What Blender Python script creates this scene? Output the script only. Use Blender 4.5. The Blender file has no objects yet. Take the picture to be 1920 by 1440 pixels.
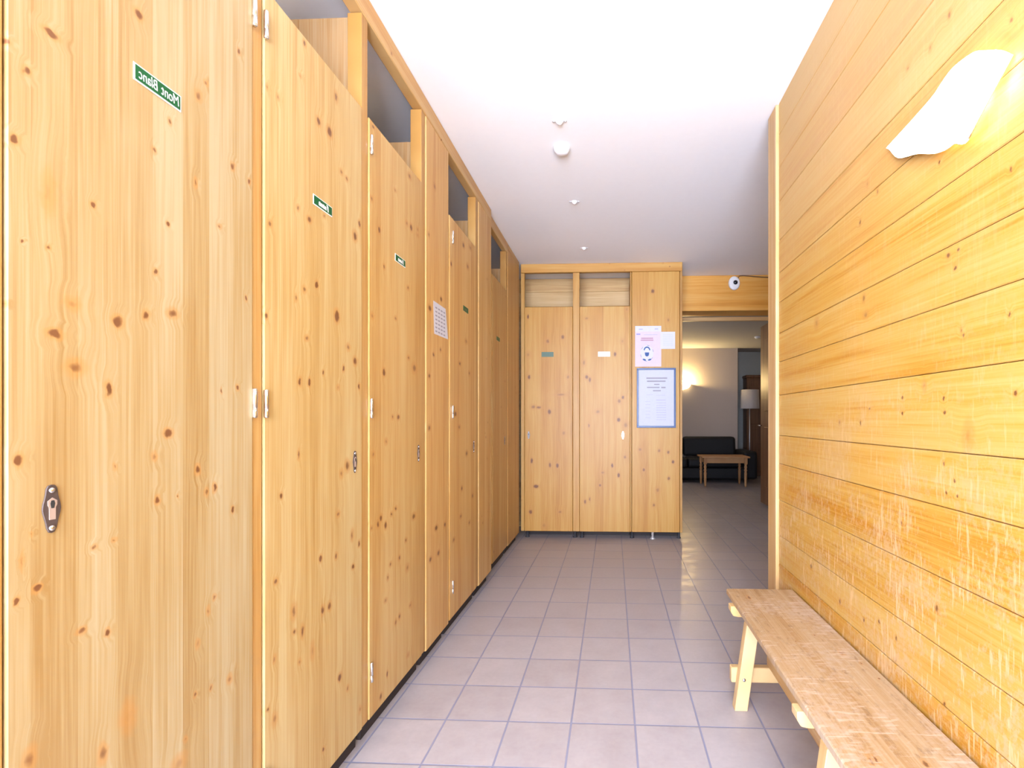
import bpy, bmesh, math, random
from mathutils import Vector, Matrix
random.seed(7)
COL = bpy.context.scene.collection
PI = math.pi
WORLD = 23.0; EXPOSURE = 0.0; GROUND = (1.34, 1.50, 1.92); SKY = (1.05, 1.14, 1.42)
KN_A= [(0.689,1.673,0.0105,0.0063,1),(0.638,1.622,0.0030,0.0044,0.8),(0.659,1.596,0.0045,0.0061,0.8),(0.823,1.812,0.0078,0.0094,0.9),(0.645,1.491,0.0055,0.0067,1),(0.749,1.445,0.0041,0.0060,1),(0.686,1.436,0.0055,0.0197,0.3),(0.653,1.351,0.0019,0.0023,1),(0.687,1.355,0.0027,0.0032,0.7),(0.853,1.590,0.0042,0.0058,0.7),(0.884,1.661,0.0045,0.0060,0.7),(0.966,1.790,0.0040,0.0055,0.6),(0.948,1.751,0.0064,0.0097,0.6),(1.054,1.921,0.0047,0.0071,0.8),(1.036,1.655,0.0060,0.0082,0.8),(1.085,1.646,0.0050,0.0061,0.9),(0.940,1.573,0.0038,0.0085,0.6),(0.881,1.467,0.0044,0.0050,1),(1.000,1.509,0.0042,0.0045,0.6),(0.635,1.259,0.0030,0.0029,0.8),(0.718,1.278,0.0075,0.0074,0.4),(0.694,1.227,0.0106,0.0080,1),(0.722,1.180,0.0107,0.0108,0.6),(0.787,1.264,0.0090,0.0099,0.95),(0.773,1.150,0.0061,0.0124,0.95),(0.838,1.287,0.0060,0.0076,0.8),(0.891,1.301,0.0102,0.0081,0.7),(0.855,1.369,0.0042,0.0058,0.8),(1.076,1.376,0.0041,0.0073,1),(1.050,1.170,0.0046,0.0071,0.9),(1.005,1.160,0.0028,0.0068,0.8),(0.881,1.074,0.0089,0.0090,1),(0.650,1.043,0.0056,0.0090,1),(0.854,1.033,0.0042,0.0068,0.5),(0.782,1.020,0.0026,0.0054,0.5),(0.946,0.999,0.0064,0.0097,0.8),(0.988,0.957,0.0055,0.0090,0.9),(0.966,0.949,0.0040,0.0077,0.6),(0.859,0.952,0.0053,0.0078,0.9),(1.037,0.902,0.0045,0.0082,1),(0.901,0.953,0.0023,0.0031,0.6),(0.664,0.935,0.0019,0.0031,0.4),(0.750,0.895,0.0041,0.0034,0.6),(0.782,0.899,0.0035,0.0036,0.5),(0.647,0.845,0.0037,0.0052,1),(0.671,0.854,0.0053,0.0062,0.95),(0.731,0.767,0.0062,0.0050,0.7),(0.770,0.747,0.0043,0.0070,0.9),(0.987,0.728,0.0041,0.0056,0.6),(0.972,0.705,0.0040,0.0077,0.5),(0.946,0.649,0.0038,0.0075,0.4),(1.028,0.534,0.0060,0.0081,0.5),(0.978,0.542,0.0034,0.0055,0.6),(0.940,0.550,0.0031,0.0053,0.7),(0.763,0.553,0.0059,0.0140,0.6),(0.662,0.612,0.0071,0.0137,0.6),(0.805,0.587,0.0075,0.0165,0.25),(0.917,0.474,0.0036,0.0052,0.4),(0.903,0.437,0.0117,0.0123,0.4),(0.653,0.898,0.0012,0.0105,0.4)]
KN_B= [(1.286,2.118,0.0069,0.0087,0.8),(1.268,2.017,0.0045,0.0043,0.4),(1.142,1.901,0.0036,0.0064,0.5),(1.181,1.903,0.0049,0.0066,0.5),(1.437,2.072,0.0086,0.0145,0.7),(1.349,1.945,0.0101,0.0121,0.9),(1.403,1.946,0.0137,0.0157,0.9),(1.466,1.861,0.0074,0.0082,0.6),(1.496,1.854,0.0077,0.0084,0.7),(1.259,1.660,0.0055,0.0071,0.6),(1.307,1.649,0.0095,0.0088,0.8),(1.377,1.688,0.0052,0.0062,0.5),(1.154,1.577,0.0056,0.0078,0.7),(1.573,1.743,0.0085,0.0123,0.9),(1.546,1.693,0.0132,0.0156,0.8),(1.341,1.479,0.0075,0.0105,1),(1.286,1.452,0.0069,0.0087,0.6),(1.251,1.420,0.0043,0.0084,0.6),(1.140,1.349,0.0055,0.0077,0.9),(1.442,1.412,0.0130,0.0194,1),(1.296,1.321,0.0070,0.0073,0.6),(1.505,1.327,0.0094,0.0101,0.6),(1.546,1.288,0.0132,0.0138,0.8),(1.478,1.257,0.0060,0.0099,0.9),(1.372,1.235,0.0052,0.0077,0.7),(1.266,1.200,0.0067,0.0114,0.8),(1.307,1.201,0.0071,0.0117,1),(1.448,1.197,0.0058,0.0065,0.4),(1.570,1.207,0.0068,0.0105,1),(1.262,1.006,0.0044,0.0128,0.7),(1.499,0.954,0.0124,0.0168,0.7),(1.466,0.933,0.0089,0.0115,0.5),(1.193,0.907,0.0060,0.0081,0.9),(1.448,0.811,0.0087,0.0081,0.6),(1.359,0.702,0.0077,0.0107,1),(1.437,0.687,0.0071,0.0097,0.7),(1.533,0.625,0.0097,0.0086,0.9),(1.570,0.690,0.0068,0.0105,0.9),(1.527,0.728,0.0080,0.0154,0.6),(1.173,0.698,0.0077,0.0066,0.7),(1.242,0.597,0.0086,0.0181,0.6),(1.369,0.551,0.0078,0.0138,0.8),(1.403,0.550,0.0096,0.0126,0.7),(1.244,0.543,0.0065,0.0070,0.7),(1.277,0.529,0.0068,0.0172,0.7),(1.322,0.456,0.0073,0.0178,0.4),(1.169,0.509,0.0048,0.0079,0.5),(1.266,0.454,0.0056,0.0071,0.5),(1.457,0.311,0.0103,0.0130,0.9),(1.502,0.253,0.0062,0.0084,0.6),(1.169,0.360,0.0077,0.0132,0.5),(1.145,0.396,0.0055,0.0052,0.7),(1.372,0.148,0.0052,0.0092,0.9),(1.577,0.142,0.0068,0.0106,0.5)]
KN_C= [(1.666,2.119,0.0095,0.0074,0.8),(2.064,2.146,0.0233,0.0138,1),(1.970,2.097,0.0159,0.0110,0.6),(1.837,1.978,0.0092,0.0061,0.5),(1.655,1.863,0.0094,0.0092,0.6),(1.709,1.777,0.0100,0.0133,0.8),(1.986,1.893,0.0135,0.0155,0.9),(1.944,1.894,0.0103,0.0087,0.5),(2.053,1.912,0.0086,0.0091,0.5),(2.053,1.887,0.0115,0.0068,0.4),(1.746,1.657,0.0083,0.0097,0.7),(1.955,1.635,0.0104,0.0087,0.6),(1.659,1.459,0.0094,0.0093,0.5),(1.842,1.488,0.0093,0.0082,0.6),(1.746,1.271,0.0126,0.0156,1),(1.960,1.351,0.0105,0.0087,0.6),(2.019,1.315,0.0223,0.0180,0.6),(1.865,1.108,0.0119,0.0104,0.9),(1.815,1.108,0.0090,0.0081,0.6),(1.763,1.018,0.0106,0.0098,0.5),(1.666,0.977,0.0095,0.0093,0.5),(1.842,0.757,0.0116,0.0082,0.7),(1.806,0.742,0.0089,0.0080,0.7),(1.721,0.743,0.0102,0.0134,0.8),(1.701,0.726,0.0119,0.0133,0.7),(1.758,0.710,0.0106,0.0137,0.9),(2.013,0.693,0.0194,0.0134,0.7),(1.655,0.723,0.0075,0.0074,0.5),(1.934,0.612,0.0102,0.0086,0.6),(1.875,0.557,0.0096,0.0104,0.7),(1.797,0.555,0.0088,0.0080,0.6),(1.949,0.497,0.0130,0.0130,0.5),(1.775,0.512,0.0086,0.0099,0.6),(1.758,0.434,0.0106,0.0078,0.5),(1.875,0.328,0.0096,0.0104,0.7),(1.842,0.319,0.0093,0.0103,0.6),(1.976,0.333,0.0106,0.0088,0.5),(1.771,0.157,0.0064,0.0118,0.9),(1.721,0.102,0.0102,0.0115,0.8),(1.955,0.139,0.0104,0.0087,0.4)]
KN_D= [(2.273,0.586,0.0211,0.0126,0.9),(2.391,0.575,0.0155,0.0133,0.8),(2.302,0.459,0.0180,0.0128,0.8),(2.199,0.458,0.0165,0.0122,0.8),(2.193,1.606,0.0197,0.0146,0.9),(2.338,1.683,0.0148,0.0130,1),(2.186,1.297,0.0130,0.0097,0.8),(2.239,1.401,0.0136,0.0099,0.9),(2.186,1.061,0.0163,0.0121,0.7),(2.331,1.436,0.0110,0.0103,0.7),(2.253,2.190,0.0138,0.0150,0.6),(2.180,1.937,0.0097,0.0097,0.6)]
KN_E= [(2.694,2.072,0.0196,0.0149,0.8),(2.774,1.978,0.0208,0.0153,0.6),(2.487,1.902,0.0126,0.0138,0.9),(2.555,1.128,0.0177,0.0141,1),(2.618,1.057,0.0186,0.0116,0.6),(2.827,2.104,0.0216,0.0125,0.5),(2.665,0.717,0.0144,0.0147,0.8),(2.744,1.543,0.0204,0.0121,0.5),(2.628,1.403,0.0187,0.0116,0.7),(2.871,0.643,0.0167,0.0159,0.7),(2.529,0.467,0.0173,0.0112,0.6),(2.806,1.367,0.0159,0.0124,0.6),(2.646,0.567,0.0190,0.0117,0.6),(2.806,0.498,0.0159,0.0124,0.6),(2.754,0.905,0.0205,0.0152,0.7)]
KN_F= [(-0.737,1.214,0.0246,0.0197,0.6),(-0.587,1.169,0.0197,0.0295,0.8),(-0.687,1.209,0.0295,0.0148,0.7),(-0.841,0.768,0.0123,0.0246,0.9),(-0.752,0.714,0.0148,0.0295,0.8),(-0.582,0.675,0.0148,0.0295,0.7),(-0.513,0.670,0.0148,0.0246,0.9),(-0.712,0.477,0.0295,0.0197,0.9),(-0.762,0.239,0.0197,0.0246,0.8),(-0.488,0.241,0.0197,0.0148,0.5),(-0.454,0.972,0.0197,0.0246,0.5),(-0.786,2.051,0.0098,0.0246,0.9),(-0.463,1.860,0.0197,0.0246,0.7),(-0.602,1.822,0.0197,0.0246,0.6),(-0.776,1.491,0.0148,0.0246,0.8),(-0.414,1.490,0.0148,0.0197,0.5),(-0.478,1.327,0.0492,0.0123,0.5),(-0.786,1.699,0.0197,0.0246,0.4),(-0.637,0.116,0.0197,0.0246,0.4)]
KN_G= [(0.020,1.699,0.0148,0.0246,0.8),(-0.241,1.489,0.0197,0.0246,0.7),(-0.212,1.464,0.0148,0.0295,0.7),(0.093,1.301,0.0148,0.0197,0.8),(0.059,1.267,0.0197,0.0246,0.6),(-0.138,1.169,0.0246,0.0197,0.5),(0.054,1.095,0.0197,0.0246,0.8),(0.118,1.046,0.0246,0.0295,0.5),(-0.221,1.041,0.0098,0.0246,0.6),(0.113,0.752,0.0148,0.0197,0.6),(-0.005,0.673,0.0123,0.0246,0.9),(-0.093,0.608,0.0197,0.0148,0.5),(0.054,0.584,0.0148,0.0246,0.9),(-0.118,0.490,0.0148,0.0148,0.7),(-0.256,0.337,0.0148,0.0246,0.7),(-0.212,0.361,0.0098,0.0246,0.6),(-0.266,1.622,0.0148,0.0295,0.5),(0.088,1.817,0.0148,0.0197,0.4),(-0.241,2.031,0.0197,0.0148,0.5),(0.127,2.111,0.0148,0.0197,0.4)]
KN_P= [(0.367,2.275,0.0197,0.0246,0.8),(0.250,0.821,0.0197,0.0197,0.5),(0.425,0.811,0.0148,0.0197,0.6),(0.508,0.797,0.0148,0.0197,0.7),(0.552,0.709,0.0148,0.0197,0.9),(0.284,0.635,0.0148,0.0197,0.7),(0.513,0.557,0.0148,0.0197,0.7),(0.411,0.449,0.0197,0.0246,0.5),(0.377,0.312,0.0148,0.0197,0.6),(0.508,2.009,0.0148,0.0197,0.5)]
KN_W= [(1.695,1.165,0.0062,0.0037,0.8),(1.575,0.962,0.0061,0.0037,0.8),(1.752,1.432,0.0076,0.0056,0.6),(1.703,1.529,0.0098,0.0064,0.7),(1.472,1.104,0.0047,0.0049,0.9),(1.470,1.136,0.0060,0.0070,0.8),(1.434,1.114,0.0059,0.0067,1),(1.464,1.507,0.0113,0.0093,0.6),(1.413,1.497,0.0096,0.0123,0.5),(1.457,1.850,0.0159,0.0142,0.4),(1.292,1.094,0.0070,0.0032,0.5),(1.282,1.089,0.0058,0.0032,0.8),(1.300,0.966,0.0061,0.0031,0.9),(1.156,1.311,0.0056,0.0047,1),(1.115,1.311,0.0056,0.0047,0.9),(1.133,1.476,0.0047,0.0045,0.9),(1.087,1.526,0.0081,0.0048,0.8),(1.089,1.666,0.0089,0.0076,0.6),(1.148,1.152,0.0061,0.0045,1),(1.116,1.149,0.0061,0.0045,1),(1.149,0.952,0.0060,0.0060,0.9),(1.182,1.221,0.0104,0.0061,0.4),(1.064,1.075,0.0205,0.0108,0.35),(0.998,1.151,0.0061,0.0036,0.9),(0.964,1.117,0.0047,0.0034,1),(0.933,1.109,0.0047,0.0033,0.9),(0.932,1.142,0.0048,0.0035,0.8),(0.828,1.316,0.0070,0.0059,0.7),(0.657,1.176,0.0100,0.0093,0.7),(0.492,1.662,0.0107,0.0076,0.8),(0.538,1.899,0.0102,0.0100,0.8),(0.493,1.507,0.0080,0.0062,0.9),(0.524,1.424,0.0076,0.0056,0.8),(0.515,1.340,0.0071,0.0049,0.9),(0.455,1.345,0.0086,0.0074,0.9),(0.449,1.149,0.0085,0.0054,0.8),(1.801,1.488,0.0079,0.0061,0.4),(1.835,1.060,0.0067,0.0045,0.4),(2.010,1.133,0.0096,0.0052,0.6),(1.986,1.199,0.0076,0.0059,0.5),(2.002,1.288,0.0055,0.0068,0.5),(1.859,0.962,0.0051,0.0049,0.7)]

# ------------------------------------------------------------------ node helpers
class NT:
    def __init__(self, name):
        self.mat = bpy.data.materials.new(name)
        self.mat.use_nodes = True
        self.t = self.mat.node_tree
        self.t.nodes.clear()
        self.out = self.n('ShaderNodeOutputMaterial')
        self.bsdf = self.n('ShaderNodeBsdfPrincipled')
        self.l(self.bsdf.outputs[0], self.out.inputs[0])
    def n(self, k, **kw):
        nd = self.t.nodes.new(k)
        for a, b in kw.items(): setattr(nd, a, b)
        return nd
    def l(self, a, b): self.t.links.new(a, b)
    def put(self, sock, v):
        if isinstance(v, bpy.types.NodeSocket): self.l(v, sock)
        else: sock.default_value = v
    def math(self, op, a, b=0.0, c=0.0, clamp=False):
        nd = self.n('ShaderNodeMath', operation=op, use_clamp=clamp)
        self.put(nd.inputs[0], a); self.put(nd.inputs[1], b); self.put(nd.inputs[2], c)
        return nd.outputs[0]
    def vmath(self, op, a, b=(0, 0, 0), c=(0, 0, 0)):
        nd = self.n('ShaderNodeVectorMath', operation=op)
        self.put(nd.inputs[0], a); self.put(nd.inputs[1], b)
        if op == 'MULTIPLY_ADD': self.put(nd.inputs[2], c)
        return nd.outputs['Value'] if op in ('DOT_PRODUCT', 'LENGTH') else nd.outputs[0]
    def xyz(self, x, y, z=0.0):
        nd = self.n('ShaderNodeCombineXYZ')
        for i, v in enumerate((x, y, z)): self.put(nd.inputs[i], v)
        return nd.outputs[0]
    def sep(self, v):
        nd = self.n('ShaderNodeSeparateXYZ'); self.l(v, nd.inputs[0]); return nd.outputs
    def noise(self, vec, scale=1.0, detail=2.0, rough=0.5):
        nd = self.n('ShaderNodeTexNoise')
        self.l(vec, nd.inputs['Vector'])
        nd.inputs['Scale'].default_value = scale; nd.inputs['Detail'].default_value = detail
        nd.inputs['Roughness'].default_value = rough
        return nd.outputs[0]
    def white(self, v):
        nd = self.n('ShaderNodeTexWhiteNoise', noise_dimensions='1D'); self.put(nd.inputs['W'], v); return nd.outputs[0]
    def ramp(self, f, stops):
        nd = self.n('ShaderNodeValToRGB'); self.put(nd.inputs[0], f)
        e = nd.color_ramp.elements
        while len(e) < len(stops): e.new(0.5)
        for s, (p, c) in zip(e, stops):
            s.position = p; s.color = (*c, 1) if len(c) == 3 else c
        return nd.outputs[0]
    def mix(self, f, a, b, mode='MIX'):
        nd = self.n('ShaderNodeMix', data_type='RGBA', blend_type=mode)
        self.put(nd.inputs[0], f)
        for s, v in ((nd.inputs[6], a), (nd.inputs[7], b)):
            if isinstance(v, bpy.types.NodeSocket): self.l(v, s)
            else: s.default_value = (*v, 1)
        return nd.outputs[2]
    def remap(self, f, a, b, c=0.0, d=1.0, smooth=True):
        nd = self.n('ShaderNodeMapRange', interpolation_type='SMOOTHSTEP' if smooth else 'LINEAR')
        self.put(nd.inputs[0], f)
        for i, v in enumerate((a, b, c, d)): nd.inputs[1 + i].default_value = v
        return nd.outputs[0]
    def bump(self, h, strength, dist=0.002):
        nd = self.n('ShaderNodeBump'); nd.inputs['Strength'].default_value = strength
        nd.inputs['Distance'].default_value = dist
        self.l(h, nd.inputs['Height']); self.l(nd.outputs[0], self.bsdf.inputs['Normal'])
    def base(self, c): self.put(self.bsdf.inputs['Base Color'], c if isinstance(c, bpy.types.NodeSocket) else (*c, 1))
    def set(self, rough=0.5, metal=0.0, spec=0.5):
        self.bsdf.inputs['Roughness'].default_value = rough
        self.bsdf.inputs['Metallic'].default_value = metal
        self.bsdf.inputs['Specular IOR Level'].default_value = spec

def plain(name, col, rough=0.5, metal=0.0, spec=0.5, grainy=0.05, scale=40):
    m = NT(name); m.set(rough, metal, spec)
    co = m.n('ShaderNodeTexCoord').outputs['Object']
    f = m.noise(co, scale, 3)
    m.base(m.mix(f, tuple(c * (1 - grainy) for c in col), tuple(min(1, c * (1 + grainy)) for c in col)))
    return m.mat

def emitter(name, col, strength, base=(0.9, 0.9, 0.88)):
    m = NT(name); m.base(base); m.set(0.25)
    m.bsdf.inputs['Emission Color'].default_value = (*col, 1)
    m.bsdf.inputs['Emission Strength'].default_value = strength
    return m.mat

LIGHT = (0.55, 0.395, 0.195); MID = (0.495, 0.310, 0.118); DARK = (0.41, 0.220, 0.064)
AMBER = (0.42, 0.19, 0.04); KNOT = (0.14, 0.052, 0.018)

def pine(name, cross, along, knots=(), off=(0, 0, 0), light=LIGHT, mid=MID, dark=DARK, strip=0.062, seed=0.0,
         tint=(1, 1, 1), scuffs=0.0, scuff_col=(0.56, 0.41, 0.26), stain=0.0, pale_blend=None, attr=None, rough=0.42, contrast=1.0):
    """varnished pine: cross = axis letter across the grain, along = axis letter along it; knots in (cross, along) metres"""
    m = NT(name); m.set(rough, 0.0, 0.35)
    light, mid, dark = (tuple(a * b for a, b in zip(q, tint)) for q in (light, mid, dark))
    co = m.vmath('ADD', m.n('ShaderNodeTexCoord').outputs['Object'], off)
    s = m.sep(co); ax = {'x': s[0], 'y': s[1], 'z': s[2]}
    u, v = ax[cross], ax[along]
    wob = m.noise(m.xyz(m.math('MULTIPLY', u, 80), m.math('MULTIPLY', v, 60), seed), 1.0, 2)
    w2 = m.math('MULTIPLY_ADD', wob, 0.010, -0.005)
    p = m.xyz(m.math('ADD', u, w2), m.math('ADD', v, w2), 0.0)
    K = -9.0
    for (a, b, ra, rb, k) in knots:
        q = m.vmath('MULTIPLY_ADD', p, (1 / ra, 1 / rb, 0), (-a / ra, -b / rb, 0))
        d = m.vmath('DOT_PRODUCT', q, q)
        K = m.math('MAXIMUM', K, m.math('MULTIPLY_ADD', d, -0.8 * k, k))
    if not isinstance(K, float):
        halo = m.remap(K, -9.0, 0.2)
        ug = m.math('MULTIPLY_ADD', halo, 0.0065, u)
    else:
        ug = u
    if attr:
        lam = m.n('ShaderNodeAttribute', attribute_name=attr).outputs['Fac']
        lam0 = lam; lam = m.math('MULTIPLY_ADD', lam, 1.37, seed)
    else:
        lam = m.math('FLOOR', m.math('MULTIPLY_ADD', u, 1 / strip, seed * 3.3))
    r1 = m.white(lam); r2 = m.white(m.math('ADD', lam, 31.7))
    big = m.noise(m.xyz(m.math('MULTIPLY_ADD', ug, 26, m.math('MULTIPLY', r1, 40)), m.math('MULTIPLY', v, 1.1), seed), 1.0, 3, 0.55)
    fine = m.noise(m.xyz(m.math('MULTIPLY_ADD', ug, 210, m.math('MULTIPLY', r2, 90)), m.math('MULTIPLY', v, 3.0), seed), 1.0, 2, 0.6)
    g = m.math('MULTIPLY_ADD', fine, 0.50, m.math('MULTIPLY', big, 0.50))
    g = m.math('MULTIPLY_ADD', m.math('SUBTRACT', r1, 0.5), 0.16 * contrast, g)
    c = m.ramp(g, [(0.34, light), (0.51, mid), (0.68, dark)])
    if pale_blend: c = m.mix(m.remap(lam0, pale_blend[0], pale_blend[1], 0.0, pale_blend[2]), c, pale_blend[3])  # higher boards blend towards a paler colour
    patch = m.noise(m.xyz(m.math('MULTIPLY', u, 5), m.math('MULTIPLY', v, 1.6), seed + 4), 1.0, 3, 0.6)
    c = m.mix(m.remap(patch, 0.52, 0.75, 0, 0.35), c, light)
    if not isinstance(K, float):
        c = m.mix(m.remap(K, -1.3, 0.35, 0, 0.5), c, AMBER)
        c = m.mix(m.remap(K, 0.13, 0.80, 0, 0.92), c, KNOT)
    if scuffs:
        a1 = m.noise(m.xyz(m.math('MULTIPLY', u, 52), m.math('MULTIPLY', v, 75), seed + 8), 1.0, 5, 0.75)
        a2 = m.noise(m.xyz(m.math('MULTIPLY', u, 5), m.math('MULTIPLY', v, 4), seed + 9), 1.0, 2)
        hz = m.remap(ax['z'], 0.25, 1.5, 1.0, 0.12)
        f = m.math('MULTIPLY', m.remap(m.math('MULTIPLY_ADD', a2, 0.55, a1), 0.74, 0.92), m.math('MULTIPLY', hz, scuffs))
        c = m.mix(f, c, scuff_col)
        s1 = m.noise(m.xyz(m.math('MULTIPLY', u, 14), m.math('MULTIPLY', v, 110), seed + 12), 1.0, 2, 0.5)
        f2 = m.math('MULTIPLY', m.remap(m.math('MULTIPLY_ADD', a2, 0.30, s1), 0.74, 0.82), m.math('MULTIPLY', hz, scuffs))
        c = m.mix(f2, c, tuple(min(0.8, q * 1.25) for q in scuff_col))
    if stain:
        st = m.noise(m.xyz(m.math('MULTIPLY', u, 60), m.math('MULTIPLY', v, 22), seed + 20), 1.0, 4, 0.7)
        c = m.mix(m.remap(st, 0.54, 0.72, 0.0, stain), c, (0.20, 0.115, 0.055))
    m.base(c)
    m.bump(g, 0.06, 0.0008)
    return m.mat

def random_knots(seed, u0, u1, v0, v1, n, along_long=1.4):
    r = random.Random(seed); out = []
    for i in range(n):
        a = r.uniform(0.0025, 0.0065)
        out.append((r.uniform(u0, u1), r.uniform(v0, v1), a, a * r.uniform(1.0, along_long * 1.3), r.uniform(0.5, 1.0)))
    return out

# ------------------------------------------------------------------ mesh helpers
def bx(bm, x0, x1, y0, y1, z0, z1, bev=0.0, mi=0, seg=1):
    t = bmesh.new()
    bmesh.ops.create_cube(t, size=1.0)
    for v in t.verts:
        v.co = Vector((x0 if v.co.x < 0 else x1, y0 if v.co.y < 0 else y1, z0 if v.co.z < 0 else z1))
    if bev:
        bmesh.ops.bevel(t, geom=list(t.edges), offset=bev, segments=seg, affect='EDGES', profile=0.5)
    for f in t.faces: f.material_index = mi
    merge(bm, t)
    return bm

def merge(bm, t, M=None):
    if M is not None: bmesh.ops.transform(t, matrix=M, verts=t.verts)
    me = bpy.data.meshes.new('tmp'); t.to_mesh(me); t.free()
    bm.from_mesh(me); bpy.data.meshes.remove(me)

def prism(bm, pts, axis, a0, a1, mi=0, bev=0.0):
    """polygon pts in the plane across axis, extruded from a0 to a1"""
    t = bmesh.new()
    def mk(p, a):
        return {'x': (a, p[0], p[1]), 'y': (p[0], a, p[1]), 'z': (p[0], p[1], a)}[axis]
    va = [t.verts.new(mk(p, a0)) for p in pts]; vb = [t.verts.new(mk(p, a1)) for p in pts]
    n = len(pts)
    t.faces.new(va); t.faces.new(vb)
    for i in range(n): t.faces.new((va[i], va[(i + 1) % n], vb[(i + 1) % n], vb[i]))
    bmesh.ops.recalc_face_normals(t, faces=t.faces)
    if bev: bmesh.ops.bevel(t, geom=list(t.edges), offset=bev, segments=1, affect='EDGES')
    for f in t.faces: f.material_index = mi
    merge(bm, t)
    return bm

def lathe(bm, prof, M=None, seg=32, mi=0, smooth=True):
    """profile (radius, height) spun about local z"""
    t = bmesh.new(); rings = []
    for r, z in prof:
        if r < 1e-6: rings.append([t.verts.new((0, 0, z))])
        else: rings.append([t.verts.new((r * math.cos(2 * PI * i / seg), r * math.sin(2 * PI * i / seg), z)) for i in range(seg)])
    for A, B in zip(rings, rings[1:]):
        for i in range(seg):
            j = (i + 1) % seg
            q = [A[i % len(A)], A[j % len(A)], B[j % len(B)], B[i % len(B)]]
            u = []
            for w in q:
                if w not in u: u.append(w)
            if len(u) > 2: t.faces.new(u)
    bmesh.ops.recalc_face_normals(t, faces=t.faces)
    for f in t.faces: f.smooth = smooth; f.material_index = mi
    merge(bm, t, M)
    return bm

def tube(bm, pts, r, seg=10, mi=0):
    t = bmesh.new(); pts = [Vector(p) for p in pts]; rings = []
    for i, p in enumerate(pts):
        d = (pts[min(i + 1, len(pts) - 1)] - pts[max(i - 1, 0)]).normalized()
        a = d.cross(Vector((0, 0, 1)));
        if a.length < 1e-3: a = d.cross(Vector((1, 0, 0)))
        a.normalize(); b = d.cross(a)
        rings.append([t.verts.new(p + r * (math.cos(2 * PI * k / seg) * a + math.sin(2 * PI * k / seg) * b)) for k in range(seg)])
    for A, B in zip(rings, rings[1:]):
        for k in range(seg): t.faces.new((A[k], A[(k + 1) % seg], B[(k + 1) % seg], B[k]))
    t.faces.new(rings[0]); t.faces.new(rings[-1])
    bmesh.ops.recalc_face_normals(t, faces=t.faces)
    for f in t.faces: f.smooth = True; f.material_index = mi
    merge(bm, t)
    return bm

def text_bm(txt, size, mi=0, depth=0.0004, shear=0.0):
    """flat lettering centred on the origin in the local xy plane"""
    cu = bpy.data.curves.new('lettering_curve', 'FONT'); cu.body = txt; cu.size = size
    cu.align_x = 'CENTER'; cu.align_y = 'CENTER'; cu.extrude = depth; cu.shear = shear; cu.resolution_u = 3
    o = bpy.data.objects.new('lettering_tmp', cu); COL.objects.link(o)
    dg = bpy.context.evaluated_depsgraph_get()
    me = bpy.data.meshes.new_from_object(o.evaluated_get(dg))
    t = bmesh.new(); t.from_mesh(me)
    bpy.data.meshes.remove(me); bpy.data.objects.remove(o); bpy.data.curves.remove(cu)
    for f in t.faces: f.material_index = mi
    return t

def put(name, bm, mats, parent=None, smooth_angle=None):
    me = bpy.data.meshes.new(name)
    bmesh.ops.recalc_face_normals(bm, faces=bm.faces)
    bm.to_mesh(me); bm.free()
    for m in (mats if isinstance(mats, (list, tuple)) else [mats]): me.materials.append(m)
    o = bpy.data.objects.new(name, me); COL.objects.link(o)
    if parent is not None: o.parent = parent
    return o

def tag(o, label, cat, group=None, kind=None):
    o['label'] = label; o['category'] = cat
    if group: o['group'] = group
    if kind: o['kind'] = kind
    return o

def thing(name, label, cat, loc=(0, 0, 0), group=None):
    o = bpy.data.objects.new(name, None); COL.objects.link(o); o.empty_display_size = 0.1
    o.location = loc
    return tag(o, label, cat, group)

def struct(name, bm, mats, label=None):
    o = put(name, bm, mats); o['kind'] = 'structure'
    if label: o['label'] = label
    return o

NB = bmesh.new

# ------------------------------------------------------------------ materials
H_CEIL = 2.54
XL, XL2, XR = -0.834, -0.858, 0.757          # front planes of the two locker runs, face of the plank wall
YF = 4.5                                      # front of the lockers across the end

def plaster(name, c, sc=30):
    m = NT(name); m.set(0.8, 0, 0.2)
    co = m.n('ShaderNodeTexCoord').outputs['Object']
    f = m.noise(co, sc, 4); m.base(m.mix(f, tuple(x * 0.97 for x in c), c)); m.bump(f, 0.05, 0.002)
    return m.mat
M_WHITE = plaster('white_plaster', (0.80, 0.80, 0.81))
M_CEIL = plaster('ceiling_paint', (0.90, 0.91, 0.91))
M_GREY = plaster('beige_plaster', (0.46, 0.39, 0.33))
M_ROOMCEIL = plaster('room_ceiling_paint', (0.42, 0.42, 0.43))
M_NICHE = plaster('grey_green_plaster', (0.36, 0.38, 0.36))

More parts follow.
